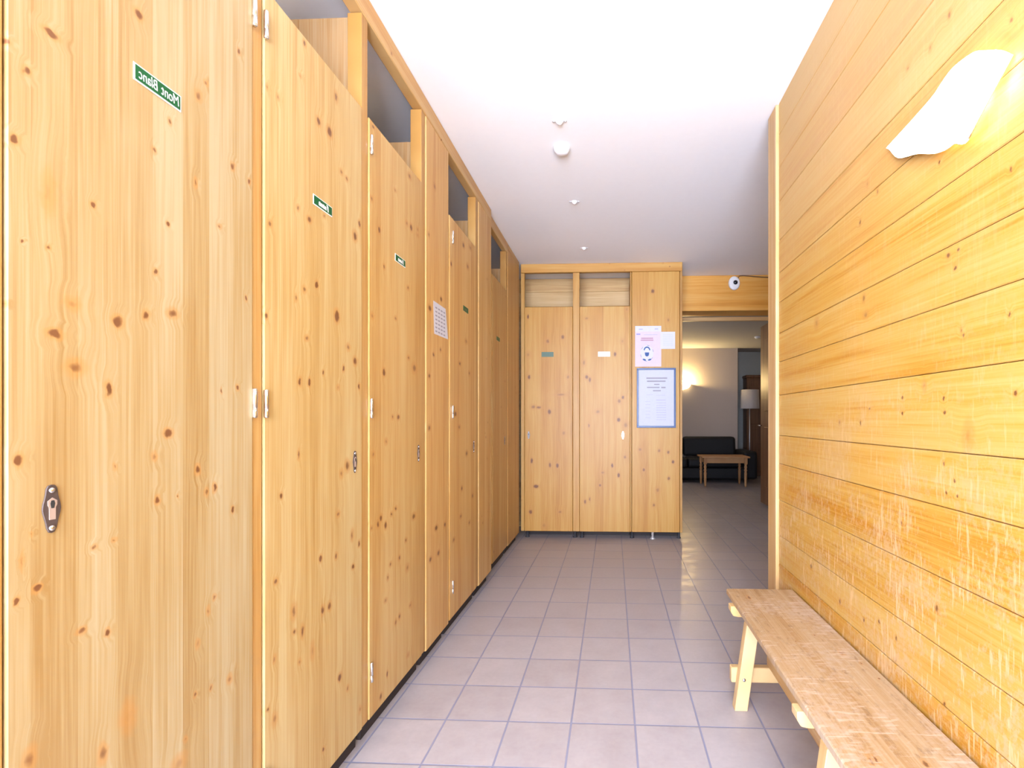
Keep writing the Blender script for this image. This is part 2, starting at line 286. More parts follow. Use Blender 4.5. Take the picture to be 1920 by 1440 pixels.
def tiles():
    m = NT('terracotta_tiles'); m.set(0.35, 0, 0.4)
    co = m.n('ShaderNodeTexCoord').outputs['Object']; s = m.sep(co)
    tx = m.math('MULTIPLY_ADD', s[0], 1 / 0.2299, 0.6100 / 0.2299); ty = m.math('MULTIPLY_ADD', s[1], 1 / 0.2318, -1.5294 / 0.2318)
    ex = m.math('ABSOLUTE', m.math('SUBTRACT', m.math('FRACT', m.math('ADD', tx, 0.5)), 0.5))
    ey = m.math('ABSOLUTE', m.math('SUBTRACT', m.math('FRACT', m.math('ADD', ty, 0.5)), 0.5))
    e = m.math('MINIMUM', ex, ey)
    gm = m.remap(e, 0.010, 0.019, 1.0, 0.0)
    tid = m.math('MULTIPLY_ADD', m.math('FLOOR', tx), 17.3, m.math('FLOOR', ty))
    r = m.white(tid)
    n1 = m.noise(m.vmath('ADD', co, m.xyz(m.math('MULTIPLY', r, 5), 0, 0)), 9, 4, 0.6)
    n2 = m.noise(co, 60, 2)
    f = m.math('MULTIPLY_ADD', r, 0.16, m.math('MULTIPLY_ADD', n1, 0.75, m.math('MULTIPLY', n2, 0.22)))
    c = m.ramp(f, [(0.25, (0.32, 0.28, 0.275)), (0.6, (0.385, 0.35, 0.345)), (0.9, (0.45, 0.41, 0.405))])
    c = m.mix(gm, c, (0.22, 0.23, 0.31))
    m.base(c)
    m.put(m.bsdf.inputs['Roughness'], m.remap(n1, 0.3, 0.7, 0.28, 0.45))
    hgt = m.math('MULTIPLY_ADD', gm, -1.0, m.math('MULTIPLY', n1, 0.1))
    m.bump(hgt, 0.35, 0.002)
    return m.mat
M_TILE = tiles()

M_STILE = pine('pine_frame', 'y', 'z', random_knots(3, -0.9, 5, 0, 2.5, 10), seed=2.2, tint=(0.84, 0.72, 0.50))
M_RAIL = pine('pine_rail', 'z', 'y', random_knots(5, 2.45, 2.55, 0, 5, 14), seed=5.1, tint=(1.0, 0.90, 0.74))
M_RAILX = pine('pine_rail_across', 'z', 'x', random_knots(6, 2.45, 2.55, -1, 1, 5), seed=5.7, tint=(0.95, 0.76, 0.42))
M_SIDE = pine('pine_partition', 'x', 'z', seed=7.7, rough=0.6, tint=(0.72, 0.66, 0.66))
M_STILEX = pine('pine_frame_across', 'x', 'z', random_knots(9, -1, 1, 0, 2.5, 5), seed=1.2, tint=(0.90, 0.74, 0.42))
M_BOARDX = pine('pine_boarding_across', 'z', 'x', [(-0.55, 2.26, 0.012, 0.006, 1), (-0.20, 2.24, 0.01, 0.007, 1), (0.08, 2.22, 0.01, 0.006, 1)],
                attr='plank', seed=3.0, rough=0.6, light=(0.66, 0.46, 0.23), mid=(0.58, 0.37, 0.155), dark=(0.44, 0.25, 0.09))
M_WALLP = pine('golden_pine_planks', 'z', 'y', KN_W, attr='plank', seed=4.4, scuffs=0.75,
               light=(0.50, 0.315, 0.088), mid=(0.48, 0.262, 0.044), dark=(0.42, 0.175, 0.012), pale_blend=(9.5, 14.5, 0.55, (0.47, 0.315, 0.145)), scuff_col=(0.50, 0.335, 0.18), contrast=1.15)
M_CASING = pine('pale_pine_casing', 'y', 'z', seed=6.4, light=(0.52, 0.37, 0.20), mid=(0.49, 0.305, 0.125), dark=(0.42, 0.23, 0.065))
M_BEAM = pine('pine_beam', 'z', 'x', [(0.84, 2.40, 0.012, 0.010, 0.9), (1.12, 2.39, 0.006, 0.010, 1), (0.93, 2.27, 0.012, 0.009, 0.8), (1.42, 2.26, 0.01, 0.008, 0.5)], seed=8.8, light=(0.68, 0.36, 0.085), mid=(0.63, 0.29, 0.045), dark=(0.52, 0.21, 0.025))
M_LEG = pine('bench_leg_pine', 'y', 'z', seed=2.9, light=(0.62, 0.46, 0.26), mid=(0.58, 0.38, 0.16), dark=(0.50, 0.29, 0.09))
M_DOORDK = pine('brown_door_wood', 'y', 'z', random_knots(14, 5.2, 6.5, 0, 2.2, 10), seed=1.9, light=(0.24, 0.12, 0.05), mid=(0.18, 0.08, 0.032), dark=(0.12, 0.05, 0.02))
M_TABLE = pine('table_pine', 'y', 'x', seed=0.9, light=(0.52, 0.29, 0.13), mid=(0.44, 0.22, 0.085), dark=(0.34, 0.16, 0.06))
M_WARD = pine('wardrobe_wood', 'x', 'z', seed=0.4, light=(0.17, 0.085, 0.04), mid=(0.12, 0.055, 0.028), dark=(0.08, 0.035, 0.018))
M_PLINTH = plain('plinth_shadow_black', (0.022, 0.014, 0.012), 0.7)  # near-black stands in for the shadow in the gap under the lockers
M_STEEL = plain('brushed_steel', (0.75, 0.75, 0.77), 0.25, 1.0)
M_IRON = plain('dark_lock_metal', (0.085, 0.06, 0.05), 0.5, 0.3)
M_BRASS = plain('pale_lock_brass', (0.45, 0.34, 0.27), 0.4, 0.3)
M_SATIN = plain('satin_lock_metal', (0.62, 0.62, 0.62), 0.35, 0.6)
M_DULL = plain('dull_grey_metal', (0.26, 0.25, 0.24), 0.5, 0.2)
M_HOLE = plain('keyhole_dark', (0.02, 0.018, 0.015), 0.8)
M_GREEN = plain('green_plate', (0.004, 0.085, 0.018), 0.4, 0, 0.3)
M_GREENG = plain('dull_green_plate', (0.05, 0.10, 0.05), 0.4)
M_GLAREPL = plain('glare_plate', (0.50, 0.60, 0.60), 0.3)  # light reflected by the plate is put into its pale colour
M_INKW = plain('white_letters', (0.66, 0.68, 0.66), 0.4)
M_PAPER = plain('white_paper', (0.55, 0.54, 0.56), 0.7)
M_PINKP = plain('pale_pink_paper', (0.56, 0.465, 0.53), 0.6)
M_LILAC = plain('lilac_print', (0.36, 0.35, 0.48), 0.7)
M_INKG = plain('grey_print', (0.27, 0.25, 0.28), 0.7)
M_INKB = plain('blue_print', (0.014, 0.065, 0.22), 0.6)
M_INKV = plain('violet_print', (0.25, 0.23, 0.55), 0.6)
M_INKR = plain('faded_red_print', (0.42, 0.25, 0.30), 0.7)
M_BLUEF = plain('blue_frame_plastic', (0.006, 0.046, 0.16), 0.35)
M_PLAST = plain('white_plastic', (0.82, 0.82, 0.82), 0.35)
M_GLASSB = plain('black_lens', (0.01, 0.015, 0.025), 0.08)
M_CABLE = plain('brown_cable', (0.10, 0.05, 0.03), 0.5)
M_SOFA = plain('black_leather', (0.010, 0.010, 0.011), 0.55, 0.0, 0.3, 0.15)
M_SHADE = plain('grey_lamp_shade', (0.42, 0.40, 0.40), 0.9)
M_RUBBER = plain('dark_foot', (0.03, 0.03, 0.035), 0.6)
M_LAMP = emitter('lit_opal_glass', (1.0, 0.90, 0.72), 40.0)
M_LAMPY = emitter('lit_yellow_glass', (1.0, 0.80, 0.42), 4.0)
M_DOORWOOD = {}

# ------------------------------------------------------------------ the shell
bm = NB(); bx(bm, -1.5, 3.3, -2.6, 10.2, -0.1, 0.0); struct('floor', bm, M_TILE)
bm = NB(); bx(bm, -1.5, 2.1, -2.6, 5.204, H_CEIL, H_CEIL + 0.12); struct('ceiling', bm, M_CEIL)
bm = NB(); bx(bm, -1.5, 3.3, 5.205, 10.2, 2.44, 2.6); o = struct('ceiling_lounge', bm, M_ROOMCEIL, 'grey ceiling of the lounge beyond the opening')
bm = NB(); bx(bm, -1.5, -1.36, -2.6, 5.2, 0.0, H_CEIL - 0.001); bx(bm, -1.5, -1.36, 5.2, 6.6, 0.0, H_CEIL - 0.101); bx(bm, -1.5, -1.36, 8.0, 10.2, 0.0, H_CEIL - 0.101)
bx(bm, -1.5, -1.36, 6.6, 8.0, 0.0, 1.9); bx(bm, -1.5, -1.36, 6.6, 8.0, 2.1, H_CEIL - 0.101); struct('wall_left', bm, M_WHITE)  # the high slot is added, unseen, to let fill daylight into the lounge

# plank wall on the right: every board with chamfered joints, one mesh
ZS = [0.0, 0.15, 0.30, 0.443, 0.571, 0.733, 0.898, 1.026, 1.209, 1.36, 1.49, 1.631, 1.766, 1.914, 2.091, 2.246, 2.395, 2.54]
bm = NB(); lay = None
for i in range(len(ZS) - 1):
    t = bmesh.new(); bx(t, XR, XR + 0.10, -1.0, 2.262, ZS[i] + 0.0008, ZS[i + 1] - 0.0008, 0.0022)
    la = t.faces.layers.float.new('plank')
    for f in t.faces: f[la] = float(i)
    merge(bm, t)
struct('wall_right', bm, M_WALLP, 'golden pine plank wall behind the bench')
bm = NB(); bx(bm, XR + 0.10, XR + 0.13, -2.6, 2.36, 0.0, H_CEIL - 0.001); struct('wall_right_backing', bm, M_WHITE)
bm = NB(); bx(bm, 0.7435, XR + 0.13, 2.264, 2.375, 0.0, H_CEIL - 0.002, 0.004, seg=2); struct('trim_1', bm, M_CASING, 'pale pine casing on the end of the plank wall')
bm = NB(); bx(bm, XR + 0.135, 2.1, 1.0, 1.1, 0, H_CEIL - 0.001); struct('wall_passage', bm, M_WHITE)
bm = NB(); bx(bm, 2.0, 2.1, 1.1, 5.2, 0, H_CEIL - 0.001); struct('wall_right_passage', bm, M_WHITE)
bm = NB(); bx(bm, 3.2, 3.3, 5.2, 10.2, 0, H_CEIL - 0.1); struct('wall_right_lounge', bm, M_GREY)
bm = NB(); bx(bm, 2.1, 3.3, 5.1, 5.2, 0, H_CEIL); struct('wall_lounge_front', bm, M_GREY)

# wall across the end, boarded with horizontal pine behind the lockers
bm = NB(); t = None
for i in range(17):
    t = bmesh.new(); bx(t, -1.36, 0.662, 4.97, 5.2, 0.15 * i + 0.0006, min(0.15 * (i + 1), H_CEIL - 0.004) - 0.0006, 0.003)
    la = t.faces.layers.float.new('plank')
    for f in t.faces: f[la] = float(i)
    merge(bm, t)
struct('wall_end', bm, M_BOARDX, 'horizontal pine boarding behind the end lockers')
bm = NB(); bx(bm, 0.664, 2.0, 4.935, 5.2, 2.186, H_CEIL - 0.001, 0.003); struct('beam_1', bm, M_BEAM, 'pine beam over the opening to the lounge')
bm = NB(); bx(bm, 0.664, 2.0, 5.203, 5.24, 2.138, 2.178, 0.003); struct('trim_2', bm, M_CASING, 'thin pine strip behind the beam over the opening')

# lounge walls beyond
bm = NB(); bx(bm, -1.36, 2.35, 9.3, 10.0, 0, 2.44); struct('wall_lounge_back', bm, M_GREY)
bm = NB(); bx(bm, 2.35, 3.3, 9.85, 10.0, 0, 2.44); struct('wall_lounge_niche', bm, M_NICHE)
# open brown door leaf at the right of the opening
bm = NB(); bx(bm, 1.925, 1.965, 5.27, 6.45, 0.02, 2.30, 0.004); d1 = struct('door_1', bm, M_DOORDK, 'brown wooden door leaf standing open into the lounge')
bm = NB()
for z0, z1 in ((0.25, 1.0), (1.2, 2.1)):
    bx(bm, 1.912, 1.9245, 5.45, 5.8, z0, z1, 0.005); bx(bm, 1.912, 1.9245, 5.92, 6.27, z0, z1, 0.005)
put('door_panel', bm, M_DOORDK, d1)
bm = NB(); tube(bm, [(1.915, 6.37, 1.02), (1.875, 6.37, 1.02), (1.868, 6.36, 1.02), (1.868, 6.26, 1.02)], 0.008); put('door_handle', bm, M_STEEL, d1)

# ------------------------------------------------------------------ lockers
def hinge_bm(x, y, z, h=0.068):
    bm = NB()
    lathe(bm, [(0, -h / 2), (0.004, -h / 2), (0.0055, -h / 2 + 0.002), (0.0055, -0.012), (0.005, -0.0115), (0.005, -0.0105), (0.0055, -0.01),
               (0.0055, h / 2 - 0.002), (0.004, h / 2), (0, h / 2)], Matrix.Translation((x, y, z)), 14)
    return bm

LOCK_OUT = [(0, .036), (.005, .0345), (.0075, .030), (.0085, .020), (.0115, .008), (.0125, 0), (.0115, -.006), (.0085, -.018), (.0065, -.029), (.004, -.0345), (0, -.036)]
def lock_bm():
    """long six-sided escutcheon lying in the local yz plane, front towards +x"""
    bm = NB()
    pts = LOCK_OUT + [(-a, b) for a, b in reversed(LOCK_OUT[1:-1])]
    prism(bm, pts, 'x', 0.0, 0.0022, 0, 0.0007)
    # raised keyhole cover and slot
    sl = [(-.004, -.016), (.004, -.016), (.0042, .002), (.006, .006), (.006, .012), (0, .0165), (-.006, .012), (-.006, .006), (-.0042, .002)]
    prism(bm, sl, 'x', 0.0022, 0.0031, 1)
    prism(bm, [(-.0018, .001), (.0018, .001), (.003, .008), (.0018, .0125), (-.0018, .0125), (-.003, .008)], 'x', 0.0031, 0.0036, 2)
    for z in (0.0275, -0.0285):
        lathe(bm, [(0.0042, 0), (0.004, 0.001), (0.002, 0.0022), (0, 0.0025)], Matrix.Translation((0.0022, 0, z)) @ Matrix.Rotation(PI / 2, 4, 'Y'), 14, 3)
    return bm

def wiggle(bm, y0, w, h, mi, x0, x1, cap=True, n=4):
    """a short illegible word of joined strokes seen mirrored: tall letter at the far (+y) end, low humps after it"""
    seg = w / (n + 1.5)
    y = y0 + w / 2
    if cap:
        prism(bm, [(y, -h * .5), (y - seg * .45, -h * .5), (y - seg * .75, h * .1), (y - seg * 1.1, h * .55), (y - seg * .75, h * .55), (y - seg * .2, h * .35)], 'x', x0, x1, mi)
        y -= seg * 1.15
    for i in range(n):
        a = h * (0.16 + 0.08 * (i % 2))
        prism(bm, [(y, -h * .42), (y - seg * .3, -h * .46), (y - seg * .95, -h * .40), (y - seg * .92, a * .6), (y - seg * .55, a), (y - seg * .1, a * .7)], 'x', x0, x1, mi)
        y -= seg

def plate_bm(w=0.094, h=0.031, text=None, n=4):
    """name plate in the local yz plane facing +x: pale rim, coloured field, lettering that reads mirrored as in the photo"""
    bm = NB()
    bx(bm, 0, 0.0016, -w / 2, w / 2, -h / 2, h / 2, 0.0005, 0)
    bx(bm, 0.0016, 0.0021, -w / 2 + .0028, w / 2 - .0028, -h / 2 + .0028, h / 2 - .0028, 0, 1)
    if text:
        x = w * 0.5
        for word, yc, sx in text:
            t = text_bm(word, h * 0.84, 2, 0.0002, 0.12)
            # local text x -> -y (mirrored), text y -> z
            M = Matrix(((0, 0, 1, 0.0024), (-sx, 0, 0, yc), (0, 1, 0, 0), (0, 0, 0, 1)))
            merge(bm, t, M)
    elif n:
        wiggle(bm, 0, w * 0.56, h * 0.60, 2, 0.0021, 0.0026, True, n)
    return bm

def rotz(t, ang): bmesh.ops.rotate(t, cent=(0, 0, 0), matrix=Matrix.Rotation(ang, 3, 'Z'), verts=t.verts)

def moved(bm, x, y, z, ang=0.0):
    if ang: rotz(bm, ang)
    bmesh.ops.translate(bm, vec=(x, y, z), verts=bm.verts)
    return bm

LG = 'tall pine lockers'
def side_locker(label, xf, ys0, ys1, y0, y1, ztop, knots, hinge_y, lock, plate, part_h, seed, nh=3, near_stile=False, plate_mats=None, foot_y=None, lock_mats=None, tint=(1, 1, 1), bev=0.0022):
    """a locker in the left-hand run: y0..y1 door, ys0..ys1 front stile beside it"""
    c = (xf - 0.26, (y0 + y1) / 2, 0.0)
    T = thing('locker', label, 'locker', c, LG)
    L = lambda x, y, z: (x - c[0], y - c[1], z - c[2])
    def bxl(bm, xa, xb, ya, yb, za, zb, bev=0.0, mi=0): return bx(bm, xa - c[0], xb - c[0], ya - c[1], yb - c[1], za, zb, bev, mi)
    mat = pine('pine_door', 'y', 'z', knots, off=c, seed=seed, tint=tint)
    d = put('door', bxl(NB(), xf - 0.021, xf, y0, y1, 0.068, ztop, bev), mat, T)
    for z in ((2.045, 1.137, 0.228) if nh == 3 else ()):
        put('hinge', hinge_bm(xf + 0.0045 - c[0], hinge_y - c[1], z), M_STEEL, d)
    if lock:
        put('lock_plate', moved(lock_bm(), xf - c[0], lock[0] - c[1], lock[1]), lock_mats or [M_IRON, M_BRASS, M_HOLE, M_STEEL], d)
    if plate:
        put('name_plate', moved(plate_bm(*plate[2:]), xf - c[0], plate[0] - c[1], plate[1]), plate_mats or [M_INKW, M_GREEN, M_INKW], d)
    put('front_stile', bxl(NB(), xf - 0.052, xf - 0.003, ys0, ys1, 0.068, 2.458, 0.002), M_STILE, T)
    if near_stile:
        put('side_panel', bxl(NB(), -1.352, xf - 0.053, near_stile[0] + 0.006, near_stile[0] + 0.026, 0.068, part_h), M_SIDE, T)
        put('front_stile', bxl(NB(), xf - 0.052, xf - 0.003, near_stile[0], near_stile[1], 0.068, 2.458, 0.002), M_STILE, T)
    ym = (ys0 + ys1) / 2
    put('side_panel', bxl(NB(), -1.352, xf - 0.053, ym - 0.010, ym + 0.010, 0.068, part_h), M_SIDE, T)
    put('bottom_panel', bxl(NB(), -1.352, xf - 0.054, y0, ym - 0.0105, 0.070, 0.088), M_SIDE, T)
    fy = foot_y or (y0 + 0.1, y1 - 0.1)
    for f in fy:
        bm = NB(); lathe(bm, [(0, 0), (0.018, 0), (0.018, 0.006), (0.008, 0.010), (0.0075, 0.0695), (0, 0.0695)], Matrix.Translation((xf - 0.055 - c[0], f - c[1], 0)), 16)
        put('foot', bm, M_SATIN if foot_y else M_RUBBER, T)
    put('plinth', bxl(NB(), xf - 0.045, xf - 0.030, y0, ym - 0.0105, 0.0, 0.0695), M_PLINTH, T)
    return T

MB = [('Mont', 0.0235, 0.66), ('Blanc', -0.0200, 0.66)]
side_locker('nearest pine locker on the left, its green name plate carrying two white words', XL, 1.098, 1.130, 0.637, 1.0955, 2.137, KN_A, 1.0965, (0.689, 0.967), (0.860, 1.7075, 0.094, 0.031, MB), 2.32, 1.3, near_stile=(0.598, 0.635), tint=(0.72, 0.80, 0.90), bev=0.0012)
side_locker('second pine locker from the camera, its partition showing in the gap above the door', XL, 1.592, 1.633, 1.1335, 1.590, 2.137, KN_B, 1.134, (1.543, 0.962), (1.369, 1.714, 0.092, 0.029, None, 4), 2.45, 2.7, tint=(0.89, 0.94, 0.88), foot_y=(1.22, 1.605))
side_locker('third pine locker on the left, beside the narrow panel with the taped paper', XL, 2.100, 2.142, 1.637, 2.0975, 2.135, KN_C, 1.645, (2.060, 0.954), (1.881, 1.722, 0.092, 0.029, None, 4), 2.32, 3.1, tint=(0.95, 0.91, 0.75))
side_locker('fourth pine locker on the left, just past the narrow panel with the taped paper', XL, 2.945, 2.998, 2.463, 2.942, 2.147, KN_E, 2.500, (2.893, 0.936), (2.735, 1.722, 0.095, 0.03, None, 4), 2.32, 4.9, tint=(1.08, 0.96, 0.75), plate_mats=[M_GREENG, M_GREEN, M_GREENG])
side_locker('darker pine locker set back at the left corner, its green plate barely visible', XL2, 3.905, 3.952, 3.445, 3.902, 2.137, random_knots(31, 3.45, 3.9, 0.1, 2.1, 16), 3.45, (3.837, 0.93), (3.62, 1.70, 0.10, 0.03, None, 0), 2.32, 6.1, nh=0, tint=(0.98, 0.86, 0.68), plate_mats=[M_GREENG, M_GREEN, M_GREENG])

def side_filler(label, xf, y0, y1, knots, seed, zt=2.4575, tint=(1, 1, 1)):
    c = (xf - 0.26, (y0 + y1) / 2, 0.0)
    T = thing('filler_panel', label, 'panel', c, 'fixed pine panels between the lockers')
    put('board', bx(NB(), xf - 0.021 - c[0], xf - c[0], y0 - c[1], y1 - c[1], 0.060, zt, 0.0032), pine('pine_filler', 'y', 'z', knots, off=c, seed=seed, tint=tint), T)
    bm = NB(); lathe(bm, [(0, 0), (0.018, 0), (0.018, 0.006), (0.008, 0.010), (0.0075, 0.0595), (0, 0.0595)], Matrix.Translation((xf - 0.05 - c[0], 0.0, 0)), 16)
    put('foot', bm, M_RUBBER, T)
    put('plinth', bx(NB(), xf - 0.045 - c[0], xf - 0.030 - c[0], y0 - c[1], y1 - 0.021 - c[1], 0, 0.06), M_PLINTH, T)
    put('side_panel', bx(NB(), -1.352 - c[0], xf - 0.022 - c[0], y1 - 0.020 - c[1], y1 - c[1], 0.068, 2.32), M_SIDE, T)
    return T
side_filler('narrow pine panel with a sheet of paper taped on it, between third and fourth lockers', XL, 2.147, 2.446, KN_D, 3.6, tint=(1.08, 0.97, 0.78))
side_filler('narrow blank pine panel ending the nearer run of left lockers', XL, 3.005, 3.318, random_knots(41, 3.01, 3.31, 0.1, 2.4, 13), 5.5, tint=(1.08, 0.95, 0.74))
side_filler('narrow dark pine panel in the far left corner of the lockers', XL2, 3.958, 4.435, random_knots(42, 3.96, 4.43, 0.1, 2.4, 15), 6.6, 2.49, tint=(0.98, 0.86, 0.68))

# crown rails under the ceiling
bm = NB(); bx(bm, XL - 0.045, XL, 0.598, 3.318, 2.460, 2.5385, 0.003)
tag(put('crown_rail', bm, M_RAIL), 'long pine crown rail under the ceiling over the nearer left lockers', 'rail')
bm = NB(); bx(bm, XL2 - 0.040, XL2, 3.322, 3.955, 2.460, 2.5385, 0.003); bx(bm, XL2 - 0.040, XL2, 3.955, 4.435, 2.4925, 2.5385, 0.003)
tag(put('crown_rail', bm, M_RAIL), 'short pine crown rail over the set-back lockers in the left corner', 'rail')

# lockers across the end
def end_locker(label, x0, x1, st, knots, lock_x, plate_x, plate_mats, seed, n, ztop=2.141, lock_mats=None):
    c = ((x0 + x1) / 2, YF + 0.22, 0.0)
    T = thing('locker', label, 'locker', c, LG)
    def bxl(bm, xa, xb, ya, yb, za, zb, bev=0.0): return bx(bm, xa - c[0], xb - c[0], ya - c[1], yb - c[1], za, zb, bev)
    d = put('door', bxl(NB(), x0, x1, YF, YF + 0.021, 0.062, ztop, 0.0032), pine('pine_end_door', 'x', 'z', knots, off=c, seed=seed, tint=(0.88, 0.70, 0.32)), T)
    put('lock_plate', moved(lock_bm(), lock_x - c[0], YF - c[1], 0.952, -PI / 2), lock_mats or [M_DULL, M_DULL, M_HOLE, M_SATIN], d)
    put('name_plate', moved(plate_bm(0.112, 0.045, None, n), plate_x - c[0], YF - c[1], 1.700, -PI / 2), plate_mats, d)
    for a, b in st:
        put('front_stile', bxl(NB(), a, b, YF + 0.004, YF + 0.05, 0.062, 2.456, 0.002), M_STILEX, T)
        m = (a + b) / 2
    put('side_panel', bxl(NB(), st[-1][0] + 0.004, st[-1][0] + 0.022, YF + 0.051, YF + 0.462, 0.068, 2.45), M_STILEX, T)
    put('bottom_panel', bxl(NB(), x0, x1, YF + 0.055, YF + 0.46, 0.066, 0.084), M_STILEX, T)
    put('plinth', bxl(NB(), x0, x1, YF + 0.14, YF + 0.16, 0.0, 0.0655), M_PLINTH, T)
    for f in (x0 + 0.02, x1 + 0.02):
        bm = NB(); lathe(bm, [(0, 0), (0.02, 0), (0.02, 0.008), (0.013, 0.012), (0.012, 0.0615), (0, 0.0615)], Matrix.Translation((f - c[0], YF + 0.04 - c[1], 0)), 16)
        put('foot', bm, M_RUBBER, T)
    return T
end_locker('left pine locker in the end wall, beside the corner, with a dull green plate', -0.818, -0.371, [(-0.853, -0.8205), (-0.3685, -0.3085)], KN_F, -0.780, -0.604, [M_GREENG, M_GREENG, M_INKG], 7.2, 0)
end_locker('right pine locker in the end wall, its name plate coloured pale as if reflecting light, beside the notice panel', -0.306, 0.158, [(0.1595, 0.171)], KN_G, 0.093, -0.080, [M_GLAREPL, M_GLAREPL, M_INKW], 8.3, 0, lock_mats=[M_STEEL, M_STEEL, M_HOLE, M_STEEL])
c = (0.40, YF + 0.22, 0.0)
T = thing('filler_panel', 'wide pine panel carrying the notices beside the opening to the lounge', 'panel', c, 'fixed pine panels between the lockers')
put('board', bx(NB(), 0.175 - c[0], 0.612 - c[0], YF - c[1], YF + 0.021 - c[1], 0.062, 2.457, 0.0032), pine('pine_end_filler', 'x', 'z', KN_P, off=c, seed=9.9, tint=(0.88, 0.70, 0.32)), T)
put('end_panel', bx(NB(), 0.6145 - c[0], 0.636 - c[0], YF - 0.002 - c[1], YF + 0.462 - c[1], 0.062, 2.457, 0.002), M_STILE, T)
bm = NB(); lathe(bm, [(0, 0), (0.02, 0), (0.02, 0.008), (0.014, 0.012), (0.013, 0.0615), (0, 0.0615)], Matrix.Translation((0.61 - c[0], YF + 0.05 - c[1], 0)), 16); put('foot', bm, M_RUBBER, T)
bm = NB(); lathe(bm, [(0, 0), (0.024, 0), (0.026, 0.004), (0.022, 0.010), (0.012, 0.016), (0.011, 0.0615), (0, 0.0615)], Matrix.Translation((0.366 - c[0], YF + 0.012 - c[1], 0)), 20); put('foot', bm, M_SATIN, T)
put('plinth', bx(NB(), 0.175 - c[0], 0.61 - c[0], YF + 0.14 - c[1], YF + 0.16 - c[1], 0, 0.0615), M_PLINTH, T)
bm = NB(); bx(bm, -0.853, 0.636, YF - 0.004, YF + 0.04, 2.458, 2.5385, 0.003)
tag(put('crown_rail', bm, M_RAILX), 'pine crown rail under the ceiling over the end lockers', 'rail')

# ------------------------------------------------------------------ notices
def bars(bm, rows, depth, axis, mi=0):
    """illegible printed lines: (u0, u1, v0, v1)"""
    for u0, u1, v0, v1 in rows:
        if axis == 'x': bx(bm, depth[0], depth[1], u0, u1, v0, v1, 0, mi)
        else: bx(bm, u0, u1, depth[0], depth[1], v0, v1, 0, mi)
    return bm

# sheet of paper on the left panel
T = thing('paper_notice', 'sheet of white paper with faint printed grid taped on the narrow left panel', 'notice', (XL - 0.0002, 2.335, 1.50))
t = NB(); prism(t, [(-0.100, 0.152), (0.066, 0.150), (0.103, 0.004), (-0.088, 0.0)], 'x', 0.0, 0.0006, 0)
rows = []
for r in range(7):
    z = 0.130 - r * 0.0185
    for k in range(4):
        a = -0.074 + k * 0.036 + (0.022 - r * 0.001) * 0 
        rows.append((a, a + 0.024, z - 0.007, z))
bars(t, rows, (0.0006, 0.0008), 'x', 1); put('sheet', t, [M_PAPER, M_INKG], T)

yn = YF
def sheet(name, label, x0, x1, z0, z1, m, y=0.0):
    T = thing(name, label, 'notice', ((x0 + x1) / 2, yn, z0))
    w = (x1 - x0) / 2
    put('sheet', bx(NB(), -w, w, -0.0012 - y, -0.0004 - y, 0, z1 - z0), m, T)
    return T
T = sheet('poster', 'pale pink poster with a blue masked-face pictogram above the blue frame', 0.205, 0.444, 1.583, 1.956, M_PINKP)
yb = (-0.0016, -0.0012)
put('white_header', bx(NB(), -0.1195, 0.1195, yb[0], yb[1], 0.322, 0.373), M_PAPER, T)
t = NB(); bars(t, [(-0.086, -0.05, 0.338, 0.348), (0.06, 0.09, 0.340, 0.350), (-0.04, 0.085, 0.290, 0.294)], (-0.0019, -0.0016), 'y'); put('printed_lines', t, M_LILAC, T)
t = NB(); bars(t, [(-0.108, -0.072, 0.292, 0.304)], yb, 'y'); put('logo', t, M_INKV, T)
t = NB(); bars(t, [(-0.065, 0.045, 0.254, 0.266), (-0.068, 0.048, 0.236, 0.248)], yb, 'y'); put('heading', t, M_INKR, T)
# pictogram: white disc with thin blue dashes, head in a mask
cz, cx = 0.122, -0.011
pp = NB()
def disc(bm, x, z, rx, rz, a0, a1, y0, y1, mi, n=28, inner=0.0):
    out = [(x + rx * math.cos(a0 + (a1 - a0) * i / n), z + rz * math.sin(a0 + (a1 - a0) * i / n)) for i in range(n + 1)]
    if inner:
        out += [(x + rx * inner * math.cos(a0 + (a1 - a0) * i / n), z + rz * inner * math.sin(a0 + (a1 - a0) * i / n)) for i in range(n, -1, -1)]
        for i in range(n):
            prism(bm, [out[i], out[i + 1], out[2 * n - i], out[2 * n + 1 - i]], 'y', y0, y1, mi)
    else:
        prism(bm, out, 'y', y0, y1, mi)
disc(pp, cx, cz, 0.060, 0.072, 0, 2 * PI - 0.001, -0.0014, -0.0012, 0, 40)
for k in range(6):
    disc(pp, cx, cz, 0.060, 0.074, -0.9 + k * 1.05, -0.9 + k * 1.05 + 0.35, -0.0017, -0.0014, 1, 6, 0.955)
disc(pp, cx, cz + 0.028, 0.030, 0.034, 0, PI, -0.0017, -0.0014, 1, 20, 0.66)
prism(pp, [(cx - 0.020, cz + 0.008), (cx + 0.020, cz + 0.008), (cx + 0.017, cz - 0.018), (cx + 0.008, cz - 0.028), (cx - 0.008, cz - 0.028), (cx - 0.017, cz - 0.018)], 'y', -0.0017, -0.0014, 1)
for sx in (-1, 1):
    prism(pp, [(cx + sx * 0.006, cz - 0.064), (cx + sx * 0.014, cz - 0.055), (cx + sx * 0.030, cz - 0.049), (cx + sx * 0.040, cz - 0.052), (cx + sx * 0.036, cz - 0.062), (cx + sx * 0.02, cz - 0.068)], 'y', -0.0017, -0.0014, 1)
put('pictogram', pp, [M_PAPER, M_INKB], T)
T = thing('small_notice', 'small white note overlapping the right edge of the pink poster', 'notice', (0.503, yn, 1.744))
t = bx(NB(), -0.067, 0.067, -0.0034, -0.0026, 0, 0.157); bars(t, [(-0.045, 0.048, 0.128 - 0.016 * i, 0.132 - 0.016 * i) for i in range(7)], (-0.0039, -0.0034), 'y', 1)
